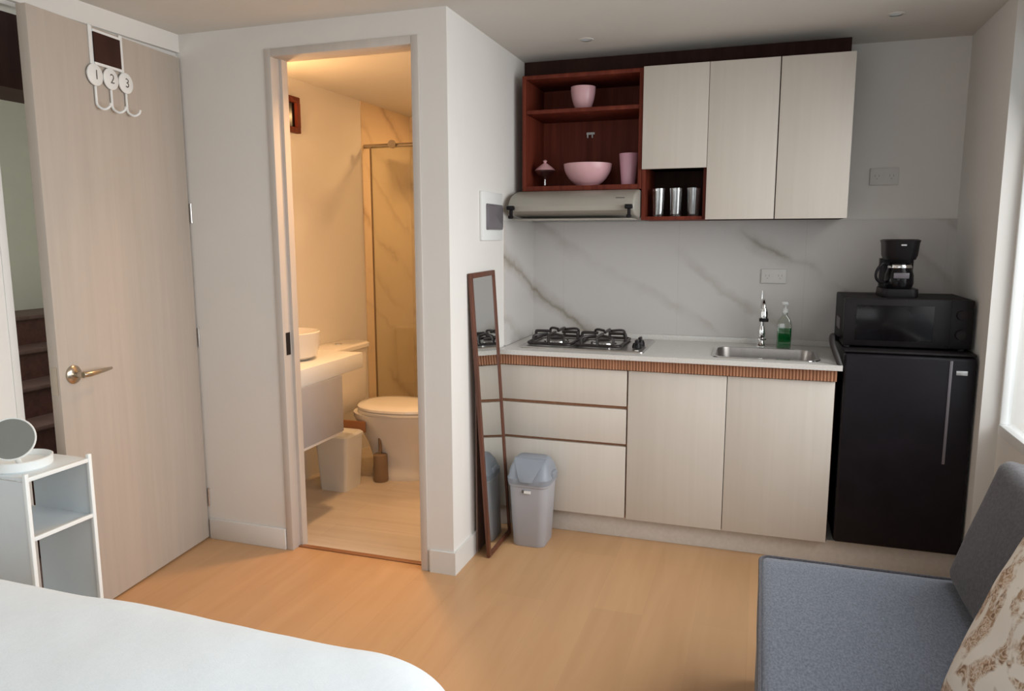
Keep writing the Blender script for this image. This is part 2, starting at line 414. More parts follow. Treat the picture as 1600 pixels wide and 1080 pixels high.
# door frame round the bathroom doorway
bm = B(-2.004, -1.972, YA-.006, YA+.104, 0, 2.19, bev=.002); box(bm, -1.330, -1.298, YA-.006, YA+.104, 0, 2.19, bev=.002)
box(bm, -1.972, -1.330, YA-.006, YA+.104, 2.158, 2.19, bev=.002)
box(bm, -1.972, -1.958, YA+.05, YA+.09, 0, 2.158); box(bm, -1.344, -1.330, YA+.05, YA+.09, 0, 2.158)
tr = struct('trim_1', bm, 'frame')
link('strike_plate', B(-1.972, -1.9705, YA+.012, YA+.042, .90, 1.0), 'blackm', tr)
struct('trim_2', B(-1.972, -1.33, YA+.035, YA+.062, 0, .006, bev=.002), 'lidwood')
# entrance door frame
bm = B(XL-.10, XL+.004, 1.852, 1.880, 0, 2.215, bev=.002); box(bm, XL-.10, XL-.02, 1.88, YA, 2.196, 2.215); box(bm, XL-.1, XL-.012, YA-.012, YA, 0, 2.196)
struct('trim_3', bm, 'base')

# ---- window beside the sofa
W = thing('window_1', 'large bright window above the sofa at the right edge', 'window', (XG+.02, 1.67, .66)); W['kind'] = 'structure'
bm = B(XG-.004, XG+.045, .12, 3.240, .66, .70, bev=.003); box(bm, XG-.004, XG+.045, .12, 3.240, 2.13, 2.17, bev=.003)
for y in (.12, 1.15, 2.18, 3.228): box(bm, XG-.002, XG+.035, y, y+.012, .70, 2.13, bev=.003)
link('window_frame', bm, 'white', W); link('window_pane', B(XG+.016, XG+.022, .14, 3.2, .69, 2.14), 'glass', W)
W2 = thing('added_rear_window', 'unseen rear window added behind the camera for light', 'window', (-.6, -1.35, .8)); W2['kind'] = 'structure'  # unseen window, added to let light in from the rear
bm = B(-1.55, .35, -1.36, -1.31, .8, .85); box(bm, -1.55, .35, -1.36, -1.31, 2.05, 2.1)
for x in (-1.55, -.62, .30): box(bm, x, x+.05, -1.36, -1.31, .85, 2.05)
link('window_frame', bm, 'white', W2); link('window_pane', B(-1.52, .32, -1.34, -1.335, .83, 2.07), 'glass', W2)
# ---- small wooden window high in the bathroom
W3 = thing('window_3', 'small dark wood framed window high on the bathroom wall', 'window', (-2.5, 3.5, 1.99)); W3['kind'] = 'structure'
bm = B(-2.50, -2.472, 3.33, 3.69, 1.988, 2.018, bev=.003); box(bm, -2.50, -2.472, 3.33, 3.69, 2.150, 2.182, bev=.003)
box(bm, -2.50, -2.472, 3.33, 3.36, 2.018, 2.15); box(bm, -2.50, -2.472, 3.66, 3.69, 2.018, 2.15)
link('window_frame', bm, 'mahog', W3); link('window_pane', B(-2.497, -2.49, 3.36, 3.66, 2.018, 2.15), 'glassdark', W3)

# ------------------------------------------------------------------ entrance door, slightly ajar
A = math.radians(6.5); HX, HY = XL+.004, 2.746
dirv = Vector((math.sin(A), -math.cos(A), 0)); nrm = Vector((math.cos(A), math.sin(A), 0))   # towards the room
LM = Matrix((dirv, nrm, Vector((0, 0, 1)))).transposed().to_4x4(); LM.translation = (HX, HY, 0)
def leaf(d0, d1, n0, n1, z0, z1, bev=0, bm=None): return box(bm or BM(), d0, d1, n0, n1, z0, z1, bev=bev, mat=LM)
D = thing('door_1', 'greige wood-grain entrance door standing ajar', 'door', (HX, HY, 0)); D['kind'] = 'structure'
link('door_leaf', leaf(.006, .800, -.04, 0, .008, 2.186, bev=.002), 'door', D)
bm = lathe(BM(), [(0, 0), (.034, 0), (.034, .006), (.028, .012), (.012, .014), (.012, .045), (0, .045)], mat=LM @ Matrix.Translation((.738, 0, .925)) @ Matrix.Rotation(-PI/2, 4, 'X'))
hb = link('door_handle', bm, 'nickel', D)
pts = [LM @ Vector((.738, .045, .925)), LM @ Vector((.715, .052, .925)), LM @ Vector((.675, .052, .926)), LM @ Vector((.635, .050, .927)), LM @ Vector((.60, .046, .927))]
link('lever', tube(BM(), pts, [.010, .011, .009, .008, .005], 10), 'nickel', hb)
link('latch_plate', leaf(.800, .8015, -.032, -.008, .86, .96), 'nickel', D)
for z in (.16, .92, 1.48):
    link('hinge', lathe(BM(), [(0, 0), (.006, 0), (.006, .085), (0, .085)], c=LM @ Vector((.0, .006, z)), n=12), 'steel', D)

# over-the-door hook rack with three numbered discs
def lf(d, n, z): return LM @ Vector((d, n, z))
K = thing('door_hook_rack', 'white over-door hook rack with three numbered discs and a dark panel', 'hook rack', lf(.4, .003, 1.70))
bm = BM()
for d in (.524, .368):
    leaf(d-.009, d+.009, .001, .004, 2.0, 2.190, bm=bm); leaf(d-.009, d+.009, -.044, .004, 2.1875, 2.190, bm=bm); leaf(d-.009, d+.009, -.044, -.0415, 2.14, 2.190, bm=bm)
leaf(.33, .556, .001, .004, 2.010, 2.020, bm=bm)
link('strap', bm, 'white', K)
link('dark_panel', leaf(.378, .514, .004, .010, 2.060, 2.168, bev=.001), 'dark', K)
link('panel_rail', leaf(.376, .516, .003, .009, 2.168, 2.177), 'white', K); link('panel_rail', leaf(.376, .516, .003, .009, 2.050, 2.060), 'white', K)
for i, (d, tx) in enumerate(((.522, '1'), (.442, '2'), (.362, '3'))):
    z = 2.012
    bm = lathe(BM(), [(0, 0), (.036, 0), (.039, .003), (.039, .007), (.036, .009), (0, .007)], mat=LM @ Matrix.Translation((d, .004, z)) @ Matrix.Rotation(-PI/2, 4, 'X'))
    dk = link('disc', bm, 'white', K)
    TM = LM @ Matrix.Translation((d-.006, .0115, z)) @ Matrix.Rotation(PI, 4, 'Z') @ Matrix.Rotation(PI/2, 4, 'X')
    link('numeral', text_mesh(tx, .050, .0006, TM), 'ink', dk, smooth=False)
    hk = smooth_path([lf(d, .007, z-.04), lf(d, .007, z-.08), lf(d, .010, z-.108), lf(d-.010, .028, z-.122), lf(d-.024, .040, z-.112), lf(d-.030, .042, z-.098)], 5)
    link('hook', tube(BM(), hk, .0045, 8), 'white', K)

# ------------------------------------------------------------------ stairwell outside
ST = thing('staircase', 'dark wooden stairs seen through the open entrance door', 'stairs', (-3.8, 2.6, 0))
for n in range(6):
    z1 = .163*(n+1); x = -2.95-.13*n if n < 0 else -3.0-.19*n
    link('step', B(x-.34, x, 1.9, 3.7, z1-.163, z1-.022), 'step', ST)
    link('tread', B(x-.34, x+.02, 1.9, 3.7, z1-.022, z1, bev=.004), 'tread', ST)
struct('floor_stairwell', B(-5.2, -2.60, .6, 4.6, -.08, 0), 'tread')
struct('wall_stairwell', B(-4.5, -4.4, .6, 4.6, 0, 2.9), 'pale')
struct('wall_stairwell_far', B(-4.4, -2.60, 3.75, 3.85, 0, 2.9), 'pale')
struct('trim_4', B(-3.35, -3.05, 1.0, 3.75, 2.045, 2.9), 'dark')
struct('ceiling_stairwell', B(-4.5, -2.60, .6, 4.6, 2.9, 2.95), 'pale')

# ------------------------------------------------------------------ bathroom
V = thing('vanity', 'wall-hung white bathroom vanity with a thick top and a front coloured grey for shade', 'vanity', (-2.25, 3.16, .41))
link('vanity_top', B(-2.499, -2.0, 2.86, 3.47, .725, .808, bev=.004), 'white', V)
link('cabinet_box', B(-2.499, -2.004, 2.86, 3.25, .418, .725, bev=.002), 'white', V)
link('cabinet_front', B(-2.004, -1.996, 2.862, 3.248, .434, .723, bev=.002), 'grey2', V)  # grey colour stands in for shade on the front
bs = lathe(BM(), [(0, .002), (.10, 0), (.135, .02), (.150, .08), (.153, .138), (.146, .142), (.138, .12), (.12, .05), (.05, .03), (0, .028)], c=(-2.235, 3.155, .808))
tag(link('basin', bs, 'porcelain'), 'round white vessel basin on the bathroom vanity', 'basin')
# toilet
T = thing('toilet', 'white toilet with closed lid beside the vanity', 'toilet', (-2.1, 3.86, 0))
cy = 3.86
link('tank', loft(BM(), [[(x, y, z) for x, y in rrect(-2.49, -2.30+e, cy-.19-e, cy+.19+e, .045)] for z, e in ((.37, -.02), (.45, 0), (.745, .008))]), 'porcelain', T)
tl = link('tank_lid', loft(BM(), [[(x, y, z) for x, y in rrect(-2.495+a, -2.275-a, cy-.208+a, cy+.208-a, .05)] for z, a in ((.745, .006), (.752, 0), (.772, 0), (.780, .012))]), 'porcelain', T)
link('flush_button', lathe(BM(), [(0, 0), (.022, 0), (.022, .006), (0, .007)], c=(-2.39, cy, .78)), 'chrome', tl)
def egg(x0, x1, hw, z, s=1.0, n=36):
    x0 += .05; x1 += .04; z *= 1.04
    cx = x0+(x1-x0)*.42; out = []
    for i in range(n):
        a = 2*PI*i/n; c, sn = math.cos(a), math.sin(a)
        rx = (x1-cx) if c > 0 else (cx-x0)
        out.append((cx+rx*s*math.copysign(abs(c)**.9, c), cy+hw*s*math.copysign(abs(sn)**.9, sn), z))
    return out
link('bowl', loft(BM(), [egg(-2.22, -1.88, .092, 0), egg(-2.22, -1.87, .096, .03), egg(-2.21, -1.90, .082, .10), egg(-2.24, -1.88, .100, .20), egg(-2.29, -1.81, .150, .30), egg(-2.32, -1.755, .182, .36), egg(-2.32, -1.75, .186, .385)]), 'porcelain', T)
link('seat', loft(BM(), [egg(-2.29, -1.745, .188, .386), egg(-2.29, -1.738, .193, .392), egg(-2.29, -1.738, .193, .402), egg(-2.29, -1.745, .188, .406)]), 'porcelain', T)
link('lid', loft(BM(), [egg(-2.29, -1.742, .190, .407), egg(-2.29, -1.735, .195, .413), egg(-2.29, -1.737, .193, .424), egg(-2.28, -1.76, .175, .432), egg(-2.24, -1.85, .11, .437)]), 'porcelain', T)
# waste bin and brush
Wb = thing('waste_bin', 'small white bathroom bin with a brown rear rim beside the toilet', 'bin', (-2.235, 3.59, 0))
def binloop(z, hx, hy, r, c): return [(x, y, z) for x, y in rrect(c[0]-hx, c[0]+hx, c[1]-hy, c[1]+hy, r, 6)]
cB = (-2.235, 3.585)
link('bin_body', loft(BM(), [binloop(0, .085, .085, .02, cB), binloop(.30, .105, .095, .025, cB)]), 'white', Wb)
link('bin_lid', loft(BM(), [binloop(.30, .108, .098, .025, cB), binloop(.312, .108, .098, .025, cB), binloop(.322, .098, .088, .025, cB)]), 'white', Wb)
link('rear_rim', B(-2.335, -2.125, 3.684, 3.696, .30, .365, bev=.004), 'lidwood', Wb)
Tb = thing('toilet_brush', 'brown toilet brush holder standing between bin and toilet', 'toilet brush', (-1.98, 3.60, 0))
c = (-2.065, 3.745, 0)
link('holder', lathe(BM(), [(0, 0), (.040, 0), (.044, .01), (.040, .16), (.032, .165), (0, .165)], c=c), 'brush', Tb)
link('brush_handle', lathe(BM(), [(0, .165), (.010, .165), (.009, .30), (.014, .33), (0, .335)], c=c, n=16), 'brush', Tb)
# shower
G = thing('shower_screen', 'clear glass shower screen hung from a rail beyond the toilet', 'shower screen', (-1.9, 4.42, 0))
link('glass_panel', B(-2.44, -1.75, 4.412, 4.420, .0, 1.99), 'showerglass', G)
link('rail', tube(BM(), [(-2.495, 4.43, 2.0), (-1.285, 4.43, 2.0)], .014), 'nickel', G)
for x in (-2.28, -2.03):
    link('roller', lathe(BM(), [(0, 0), (.026, 0), (.026, .014), (0, .014)], mat=Matrix.Rotation(PI/2, 4, 'X'), c=(x, 4.41, 2.005)), 'nickel', G)
link('edge_seal', B(-2.445, -2.44, 4.408, 4.424, 0, 1.985), 'brush', G)
Sh = thing('overhead_shower', 'square shower head on a wall arm in the shower', 'shower head', (-2.1, 5.1, 2.0))
link('arm', tube(BM(), [(-2.06, 5.1, 2.12), (-2.06, 4.86, 2.12), (-2.06, 4.82, 2.10)], .010), 'nickel', Sh)
link('head', B(-2.15, -1.97, 4.73, 4.91, 2.08, 2.095, bev=.004), 'nickel', Sh)
Lp = thing('added_wall_lamp', 'unseen small round wall lamp added on the left bathroom wall above the vanity', 'lamp', (-2.5, 3.12, 1.92))  # unseen fixture, added to go with the bathroom point light
link('mount', B(-2.499, -2.46, 3.09, 3.15, 1.93, 1.99, bev=.004), 'chrome', Lp)
link('lamp_arm', tube(BM(), [(-2.47, 3.12, 1.96), (-2.38, 3.12, 1.95), (-2.37, 3.12, 1.90), (-2.36, 3.12, 1.875)], .007), 'chrome', Lp)
link('lamp_shade', lathe(BM(), [(0, 0), (.03, .005), (.055, .025), (.068, .055), (.064, .055), (.05, .028), (.028, .010), (0, .006)], c=(-2.36, 3.12, 1.865)), 'white', Lp)

# ------------------------------------------------------------------ kitchen: base units
pl = link('plinth', B(XR+.013, XW-.002, 3.365, YK-.002, 0, .104, bev=.002), 'plinth')
tag(pl, 'white plinth running under the kitchen cabinets and the black fridge', 'plinth')
C1 = thing('drawer_cabinet', 'pale wood kitchen base cabinet with three drawers under the hob', 'cabinet', (-.86, 3.6, .105))
link('cabinet_body', B(-1.168, -.556, 3.345, YK-.004, .105, .816), 'flute', C1)
for z0, z1 in ((.112, .454), (.468, .630), (.646, .812)):
    link('drawer', B(-1.168, -.559, 3.32, 3.344, z0, z1, bev=.0015), 'cab', C1)
C2 = thing('sink_cabinet', 'pale wood kitchen base cabinet with two tall doors under the sink', 'cabinet', (-.12, 3.6, .105))
link('cabinet_body', B(-.554, .318, 3.345, YK-.004, .105, .816), 'dark', C2)
link('cabinet_door', B(-.552, -.122, 3.32, 3.344, .108, .813, bev=.0015), 'cab', C2)
link('cabinet_door', B(-.119, .313, 3.32, 3.344, .108, .813, bev=.0015), 'cab', C2)
# fluted fascia
prof = []
x = -1.166; k = 0
pts = []
while x < .312:
    for s in range(5):
        a = PI*s/4; pts.append((x+.006-.006*math.cos(a), 3.312-.006*math.sin(a)))
    x += .0135
pts += [(.316, 3.330), (-1.168, 3.330)]
fa = link('fluted_fascia', extrude(BM(), pts, 'z', .817, .8655), 'flute')
tag(fa, 'fluted reddish wood strip between the worktop and the base cabinets', 'trim strip')
# worktop with a cut-out for the sink
SX0, SX1, SY0, SY1 = -.185, .245, 3.365, 3.685
bm = B(XR+.011, SX0, 3.286, YK-.011, .866, .888); box(bm, SX1, .335, 3.286, YK-.011, .866, .888)
box(bm, SX0, SX1, 3.286, SY0, .866, .888); box(bm, SX0, SX1, SY1, YK-.011, .866, .888)
bmesh.ops.remove_doubles(bm, verts=bm.verts, dist=.0001)
wt = thing('worktop', 'pale speckled stone kitchen worktop with a low upstand', 'worktop', (-.42, 3.58, .866))
link('slab', bm, 'quartz', wt)
link('upstand', B(XR+.011, .335, YK-.026, YK-.011, .888, .914, bev=.001), 'quartz', wt)
# sink
sk = thing('sink', 'rectangular stainless steel sink set in the worktop', 'sink', (.03, 3.52, .77))
def rl(e, z, r): return [(x, y, z) for x, y in rrect(SX0-e, SX1+e, SY0-e, SY1+e, r)]
link('bowl', loft(BM(), [rl(-.03, .775, .05), rl(-.012, .79, .06), rl(-.006, .880, .06), rl(-.004, .8905, .06)], True, False), 'basinsteel', sk)
link('rim', loft(BM(), [rl(-.004, .8885, .06), rl(-.004, .8915, .06), rl(.012, .8915, .065), rl(.014, .8885, .066)], False, False), 'chrome', sk)
link('drain', lathe(BM(), [(0, .776), (.035, .776), (.038, .779), (.02, .777), (0, .777)], c=(.03, 3.52, 0)), 'chrome', sk)
# faucet
fx, fy = .015, 3.765
ft = thing('faucet', 'tall chrome kitchen faucet behind the sink', 'faucet', (fx, fy, .888))
link('base', lathe(BM(), [(0, 0), (.027, 0), (.027, .006), (.016, .018), (.013, .03), (.024, .034), (.024, .040), (.015, .044), (.017, .062), (.014, .085), (.010, .10), (0, .10)], c=(fx, fy, .888)), 'chrome', ft)
sp_ = smooth_path([(fx, fy, .98), (fx, fy, 1.06), (fx, fy-.012, 1.10), (fx+.002, fy-.05, 1.118), (fx+.004, fy-.085, 1.10), (fx+.006, fy-.095, 1.07)], 6)
link('spout', tube(BM(), sp_, .009), 'chrome', ft)
hd = link('spray_head', lathe(BM(), [(0, 0), (.016, .0), (.018, .03), (.012, .052), (0, .055)], c=(fx+.006, fy-.095, 1.030)), 'chrome', ft)
link('aerator', lathe(BM(), [(0, -.008), (.021, -.008), (.021, .006), (.014, .010), (0, .010)], c=(fx+.006, fy-.095, 1.028)), 'black', hd)
link('lever', tube(BM(), [(fx-.004, fy, 1.05), (fx-.004, fy+.004, 1.11), (fx-.004, fy+.002, 1.158)], [.008, .006, .004]), 'chrome', ft)
# soap bottle
so = thing('soap_bottle', 'clear pump bottle half full of green dish soap by the faucet', 'bottle', (.116, 3.75, .888))
def sl(hx, hy, z, r): return [(x, y, z) for x, y in rrect(.116-hx, .116+hx, 3.75-hy, 3.75+hy, r, 5)]
link('liquid', loft(BM(), [sl(.028, .020, .890, .008), sl(.031, .023, .894, .009), sl(.031, .023, .985, .009)]), 'greenl', so)
link('bottle_body', loft(BM(), [sl(.030, .022, .8885, .008), sl(.033, .025, .893, .010), sl(.033, .025, 1.00, .010), sl(.026, .020, 1.025, .010), sl(.012, .012, 1.045, .010), sl(.012, .012, 1.06, .010)], True, False), 'bottle', so)
link('pump', lathe(lathe(BM(), [(0, 0), (.014, 0), (.014, .014), (.005, .018), (.005, .04), (0, .04)], c=(.116, 3.75, 1.058), n=20), [(0, 0), (.017, 0), (.019, .006), (.012, .014), (0, .014)], c=(.112, 3.745, 1.095), n=20), 'white', so)

# gas hob
H = thing('gas_hob', 'two-burner stainless gas hob with black pan supports on the worktop', 'hob', (-.79, 3.6, .888))
hx0, hx1, hy0, hy1 = -1.10, -.495, 3.37, 3.80
link('hob_plate', loft(BM(), [[(x, y, z) for x, y in rrect(hx0+e, hx1-e, hy0+e, hy1-e, .02)] for z, e in ((.888, 0), (.892, .001), (.896, .006), (.893, .014))]), 'steel', H)
for cx in (-.965, -.725):
    cyy = 3.60
    bu = link('burner', lathe(BM(), [(0, 0), (.050, 0), (.050, .008), (.040, .014), (0, .014)], c=(cx, cyy, .894)), 'steel', H)
    link('burner_cap', lathe(BM(), [(0, 0), (.034, 0), (.037, .004), (.032, .010), (0, .012)], c=(cx, cyy, .908)), 'iron', bu)
    link('burner_ring', lathe(BM(), [(.056, 0), (.064, 0), (.062, .006), (.056, .004)], c=(cx, cyy, .894)), 'chrome', bu)
    bm = BM(); hw = .108; zz = .944
    ring = [(x, y, .903) for x, y in rrect(cx-hw, cx+hw, cyy-.155, cyy+.155, .03, 5)]; ring.append(ring[0])
    tube(bm, ring, .0075, 8)
    for a in range(4):
        ca, sa = ((1, 0), (0, 1), (-1, 0), (0, -1))[a]; L = hw if ca else .155
        o1 = (cx+ca*L, cyy+sa*L); i1 = (cx+ca*.028, cyy+sa*.028)
        tube(bm, smooth_path([(o1[0], o1[1], .903), (o1[0], o1[1], zz-.006), (o1[0]-ca*.012, o1[1]-sa*.012, zz), (i1[0], i1[1], zz)], 4), .0075, 8)
    for sx_ in (-1, 1):
        for sy_ in (-1, 1):
            px, py = cx+sx_*.075, cyy+sy_*.13
            tube(bm, smooth_path([(px, cyy+sy_*.155, .903), (px, cyy+sy_*.155, zz-.008), (px-sx_*.02, cyy+sy_*.14, zz), (cx+sx_*.02, cyy+sy_*.10, zz)], 4), .0065, 8)
    link('pan_support', bm, 'iron', H)
for y in (3.50, 3.60):
    kb = lathe(BM(), [(0, 0), (.022, 0), (.022, .008), (.018, .022), (0, .024)], c=(-.545, y, .894))
    box(kb, -.552, -.538, y-.024, y+.024, .910, .932, bev=.003)
    link('knob', kb, 'black', H)
link('badge', lathe(BM(), [(0, 0), (.010, 0), (.010, .002), (0, .003)], c=(-.53, 3.40, .894), n=20), 'label', H)

# ------------------------------------------------------------------ kitchen: wall units
U = 3.551
O = thing('open_wall_cabinet', 'open reddish-brown wall cabinet with one shelf above the hood', 'cabinet', (-.84, 3.71, 1.635))
t_ = .018
link('side_panel', B(-1.132, -1.132+t_, U, YK-.001, 1.637, 2.180, bev=.001), 'mahog', O)
link('side_panel', B(-.549-t_, -.549, U, YK-.001, 1.637, 2.180, bev=.001), 'mahog', O)
link('top_panel', B(-1.114, -.567, U, YK-.001, 2.162, 2.180, bev=.001), 'mahog', O)
link('bottom_panel', B(-1.114, -.567, U, YK-.001, 1.637, 1.660, bev=.001), 'mahog', O)
link('back_panel', B(-1.114, -.567, YK-.012, YK-.001, 1.660, 2.162), 'mahog', O)
link('shelf', B(-1.113, -.568, U+.004, YK-.012, 2.002, 2.020, bev=.001), 'mahog', O)
Nn = thing('niche_wall_cabinet', 'wall cabinet with a short pale door above an open brown niche', 'cabinet', (-.4, 3.71, 1.49))
link('side_panel', B(-.547, -.531, U, YK-.001, 1.493, 2.181), 'mahog', Nn)
link('side_panel', B(-.270, -.256, U+.02, YK-.001, 1.493, 2.181), 'mahog', Nn)
link('bottom_panel', B(-.531, -.270, U, YK-.001, 1.493, 1.509, bev=.001), 'mahog', Nn)
link('niche_top', B(-.531, -.270, U+.02, YK-.001, 1.738, 1.738), 'dark', Nn)
link('back_panel', B(-.531, -.270, YK-.010, YK-.001, 1.509, 1.738), 'dark', Nn)
link('cabinet_door', B(-.546, -.2555, U-.019, U-.001, 1.7248, 2.181, bev=.0015), 'cab', Nn)
C3 = thing('two_door_wall_cabinet', 'pale wood wall cabinet with two tall doors, right of the niche', 'cabinet', (.04, 3.71, 1.49))
link('cabinet_body', B(-.254, .337, U, YK-.001, 1.494, 2.180), 'dark', C3)
link('cabinet_door', B(-.2535, .0405, U-.019, U-.001, 1.493, 2.181, bev=.0015), 'cab', C3)
link('cabinet_door', B(.0450, .3385, U-.019, U-.001, 1.493, 2.181, bev=.0015), 'cab', C3)
fb = link('filler_board', B(-1.178, .335, 3.735, YK-.001, 2.182, ZC-.001), 'dark')
tag(fb, 'dark brown board closing the gap between wall cabinets and ceiling', 'board')

# hood
hp = [(3.86, 1.500), (3.86, 1.634), (3.53, 1.634), (3.47, 1.622), (3.42, 1.605), (3.39, 1.582), (3.375, 1.555), (3.38, 1.535), (3.42, 1.515), (3.60, 1.500)]
Hd = thing('range_hood', 'slim cream extractor hood under the open wall cabinet', 'hood', (-.84, 3.6, 1.50))
hb_ = extrude(BM(), hp, 'x', -1.150, -.552)
bmesh.ops.bevel(hb_, geom=[e for e in hb_.edges if abs((e.verts[0].co-e.verts[1].co).x) < 1e-5 and (e.verts[0].co.x < -1.1 or e.verts[0].co.x > -.6)], offset=.010, segments=3, profile=.5, affect='EDGES')
link('hood_body', hb_, 'hood', Hd)
link('visor', B(-1.135, -.566, 3.40, 3.55, 1.493, 1.4985, bev=.001), 'hood', Hd)
for x0 in (-1.128, -.572):
    bm = B(x0-.020, x0+.014, 3.352, 3.385, 1.540, 1.560, bev=.005); box(bm, x0-.008, x0+.006, 3.358, 3.376, 1.508, 1.545, bev=.004)
    box(bm, x0-.012, x0+.010, 3.352, 3.372, 1.500, 1.515, bev=.004)
    link('clip', bm, 'black', Hd)
link('badge', B(-.640, -.600, 3.398, 3.41, 1.5865, 1.5925), 'ink', Hd)

# crockery
def bowl(name, cx, cyy, z, R, h, foot, mat, label, cat):
    pr = [(0, 0), (foot, 0), (foot, .005), (foot+.008, .010)]
    for i in range(1, 9): s = i/8; pr.append((foot+.008+(R-foot-.008)*math.sin(s*PI/2)**.9, .010+(h-.010)*s**1.15))
    pr.append((R-.004, h)); 
    for i in range(7, 0, -1): s = i/8; pr.append((foot+.004+(R-foot-.008)*math.sin(s*PI/2)**.9, .014+(h-.012)*s**1.15))
    pr.append((0, .013))
    return tag(link(name, lathe(BM(), pr, c=(cx, cyy, z)), mat), label, cat)
bowl('bowl', -.857, 3.66, 2.020, .060, .112, .028, 'pink', 'small deep pink bowl alone on the top shelf', 'bowl')
bowl('bowl', -.830, 3.66, 1.660, .118, .108, .05, 'pink', 'wide pink bowl in the middle of the open cabinet', 'bowl')
tag(link('cup', lathe(BM(), [(0, 0), (.033, 0), (.034, .004), (.046, .146), (.045, .149), (.043, .146), (.031, .008), (0, .007)], c=(-.625, 3.64, 1.660)), 'pinkp'), 'tall pink plastic tumbler right of the wide bowl', 'cup')
gb = thing('glass_dish', 'small clear footed glass dish with a pink lid, left of the wide bowl', 'dish', (-1.045, 3.65, 1.66))
link('dish', lathe(BM(), [(0, 0), (.026, 0), (.024, .005), (.006, .012), (.006, .040), (.020, .052), (.045, .072), (.050, .082), (.046, .082), (.018, .060), (0, .056)], c=(-1.045, 3.65, 1.66)), 'tumbler', gb)
link('lid', lathe(BM(), [(.052, .083), (.040, .095), (.018, .112), (.006, .120), (.011, .130), (0, .136)], c=(-1.045, 3.65, 1.66)), 'pink', gb)
hk = thing('white_back_piece', 'small white piece on the cabinet back under the shelf', 'hook', (-.86, 3.868, 1.93))  # small white piece with two prongs on the back panel
link('plate', B(-.885, -.842, 3.862, 3.868, 1.935, 1.947, bev=.002), 'white', hk)
link('prong', box(B(-.880, -.874, 3.852, 3.866, 1.918, 1.937, bev=.002), -.856, -.850, 3.852, 3.866, 1.918, 1.937, bev=.002), 'white', hk)
gl = [(-.478, 'leftmost of the three clear glasses in the brown niche'), (-.397, 'middle one of the three clear glasses in the brown niche'), (-.316, 'rightmost of the three clear glasses in the brown niche')]
g0 = tag(link('drinking_glass', lathe(BM(), [(0, 0), (.026, 0), (.027, .006), (.033, .132), (.031, .132), (.025, .012), (0, .011)], c=(gl[0][0], 3.63, 1.509)), 'tumbler'), gl[0][1], 'glass', 'clear glasses in the niche')
for x, lb in gl[1:]:
    c_ = g0.copy(); COL.objects.link(c_); c_.location = (x, 3.63, 1.509); c_['label'] = lb

# sockets and breaker box
def socket(name, x0, x1, z0, z1, yy, label, holes=2):
    s = thing(name, label, 'socket', ((x0+x1)/2, yy, z0))
    link('cover_plate', B(x0, x1, yy-.009, yy, z0, z1, bev=.003), 'plate', s)
    for i in range(holes):
        cx = x0+(x1-x0)*(i+.5)/holes
        bm = BM()
        for dx in (-.008, .008): box(bm, cx+dx-.0012, cx+dx+.0012, yy-.0105, yy-.009, (z0+z1)/2-.002, (z0+z1)/2+.008)
        lathe(bm, [(0, 0), (.0025, 0), (.0025, .0015), (0, .0015)], c=(cx, yy-.009, (z0+z1)/2-.010), n=10, mat=Matrix.Rotation(PI/2, 4, 'X'))
        link('slots', bm, 'slot', s)
socket('power_outlet', .000, .117, 1.188, 1.258, YK-.010, 'white double power outlet on the marble tile behind the faucet')
socket('power_outlet', .458, .580, 1.650, 1.728, YK, 'pale outlet plate on the painted wall above the coffee maker', 2)
bk = thing('breaker_box', 'white electrical breaker box with smoked window beside the kitchen', 'breaker box', (XR, 3.22, 1.40))
link('housing', B(XR, XR+.014, 3.085, 3.355, 1.400, 1.615, bev=.004), 'white', bk)
link('smoked_window', loft(BM(), [[(XR+.014+e, y, z) for y, z in rrect(3.130+a, 3.325-a, 1.447+a, 1.563-a, .008, 4)] for e, a in ((0, 0), (.012, .002), (.016, .010))]), 'smoke', bk)

# recessed ceiling lights
def downlight(x, y, lb):
    d = thing('ceiling_light', lb, 'ceiling light', (x, y, ZC), 'recessed ceiling lights over the kitchen')
    link('trim_ring', lathe(BM(), [(.024, 0), (.034, 0), (.033, -.003), (.025, -.003)], c=(x, y, ZC)), 'ceil', d)
    link('lens', lathe(BM(), [(0, -.001), (.024, -.001), (.024, 0), (0, 0)], c=(x, y, ZC)), 'trolley', d)
    return d
dl = downlight(-.785, 3.40, 'small recessed ceiling light above the open brown cabinet')
dup(dl, (.46, 3.42, ZC), 'small recessed ceiling light right of the wall cabinets', 'recessed ceiling lights over the kitchen')
for x, y, lb in ((-1.62, 3.12, 'unseen recessed light added in the bathroom ceiling just inside the doorway'), (-1.70, 4.72, 'unseen recessed light added in the ceiling above the shower')):  # unseen fixtures, added to go with the bathroom and shower lights
    d = dup(dl, (x, y, ZC), lb, 'unseen recessed lights added in the bathroom ceiling')

# ------------------------------------------------------------------ fridge, microwave, coffee maker
Fr = thing('mini_fridge', 'black under-counter fridge standing on the white plinth', 'fridge', (.58, 3.6, .104))
link('fridge_body', B(.344, .822, 3.372, 3.855, .112, .940, bev=.006), 'fridge', Fr)
link('fridge_top', B(.340, .824, 3.330, 3.858, .940, .950, bev=.004), 'blackm', Fr)
dr = link('fridge_door', B(.342, .824, 3.316, 3.368, .118, .936, bev=.012, seg=4), 'fridge', Fr)
link('handle_strip', B(.727, .738, 3.3125, 3.318, .50, .925, bev=.002), 'smoke', dr)
link('badge', B(.752, .792, 3.313, 3.317, .868, .886, bev=.001), 'badge', dr)
for x in (.36, .77):
    for y in (3.40, 3.80): link('foot', B(x, x+.04, y, y+.04, .104, .113), 'rubber', Fr)
Mw = thing('microwave', 'black microwave oven on top of the fridge', 'microwave', (.58, 3.57, .95))
link('casing', B(.338, .818, 3.425, 3.77, .958, 1.160, bev=.005), 'blackm', Mw)
dd = link('oven_door', B(.338, .738, 3.400, 3.424, .960, 1.159, bev=.004), 'black', Mw)
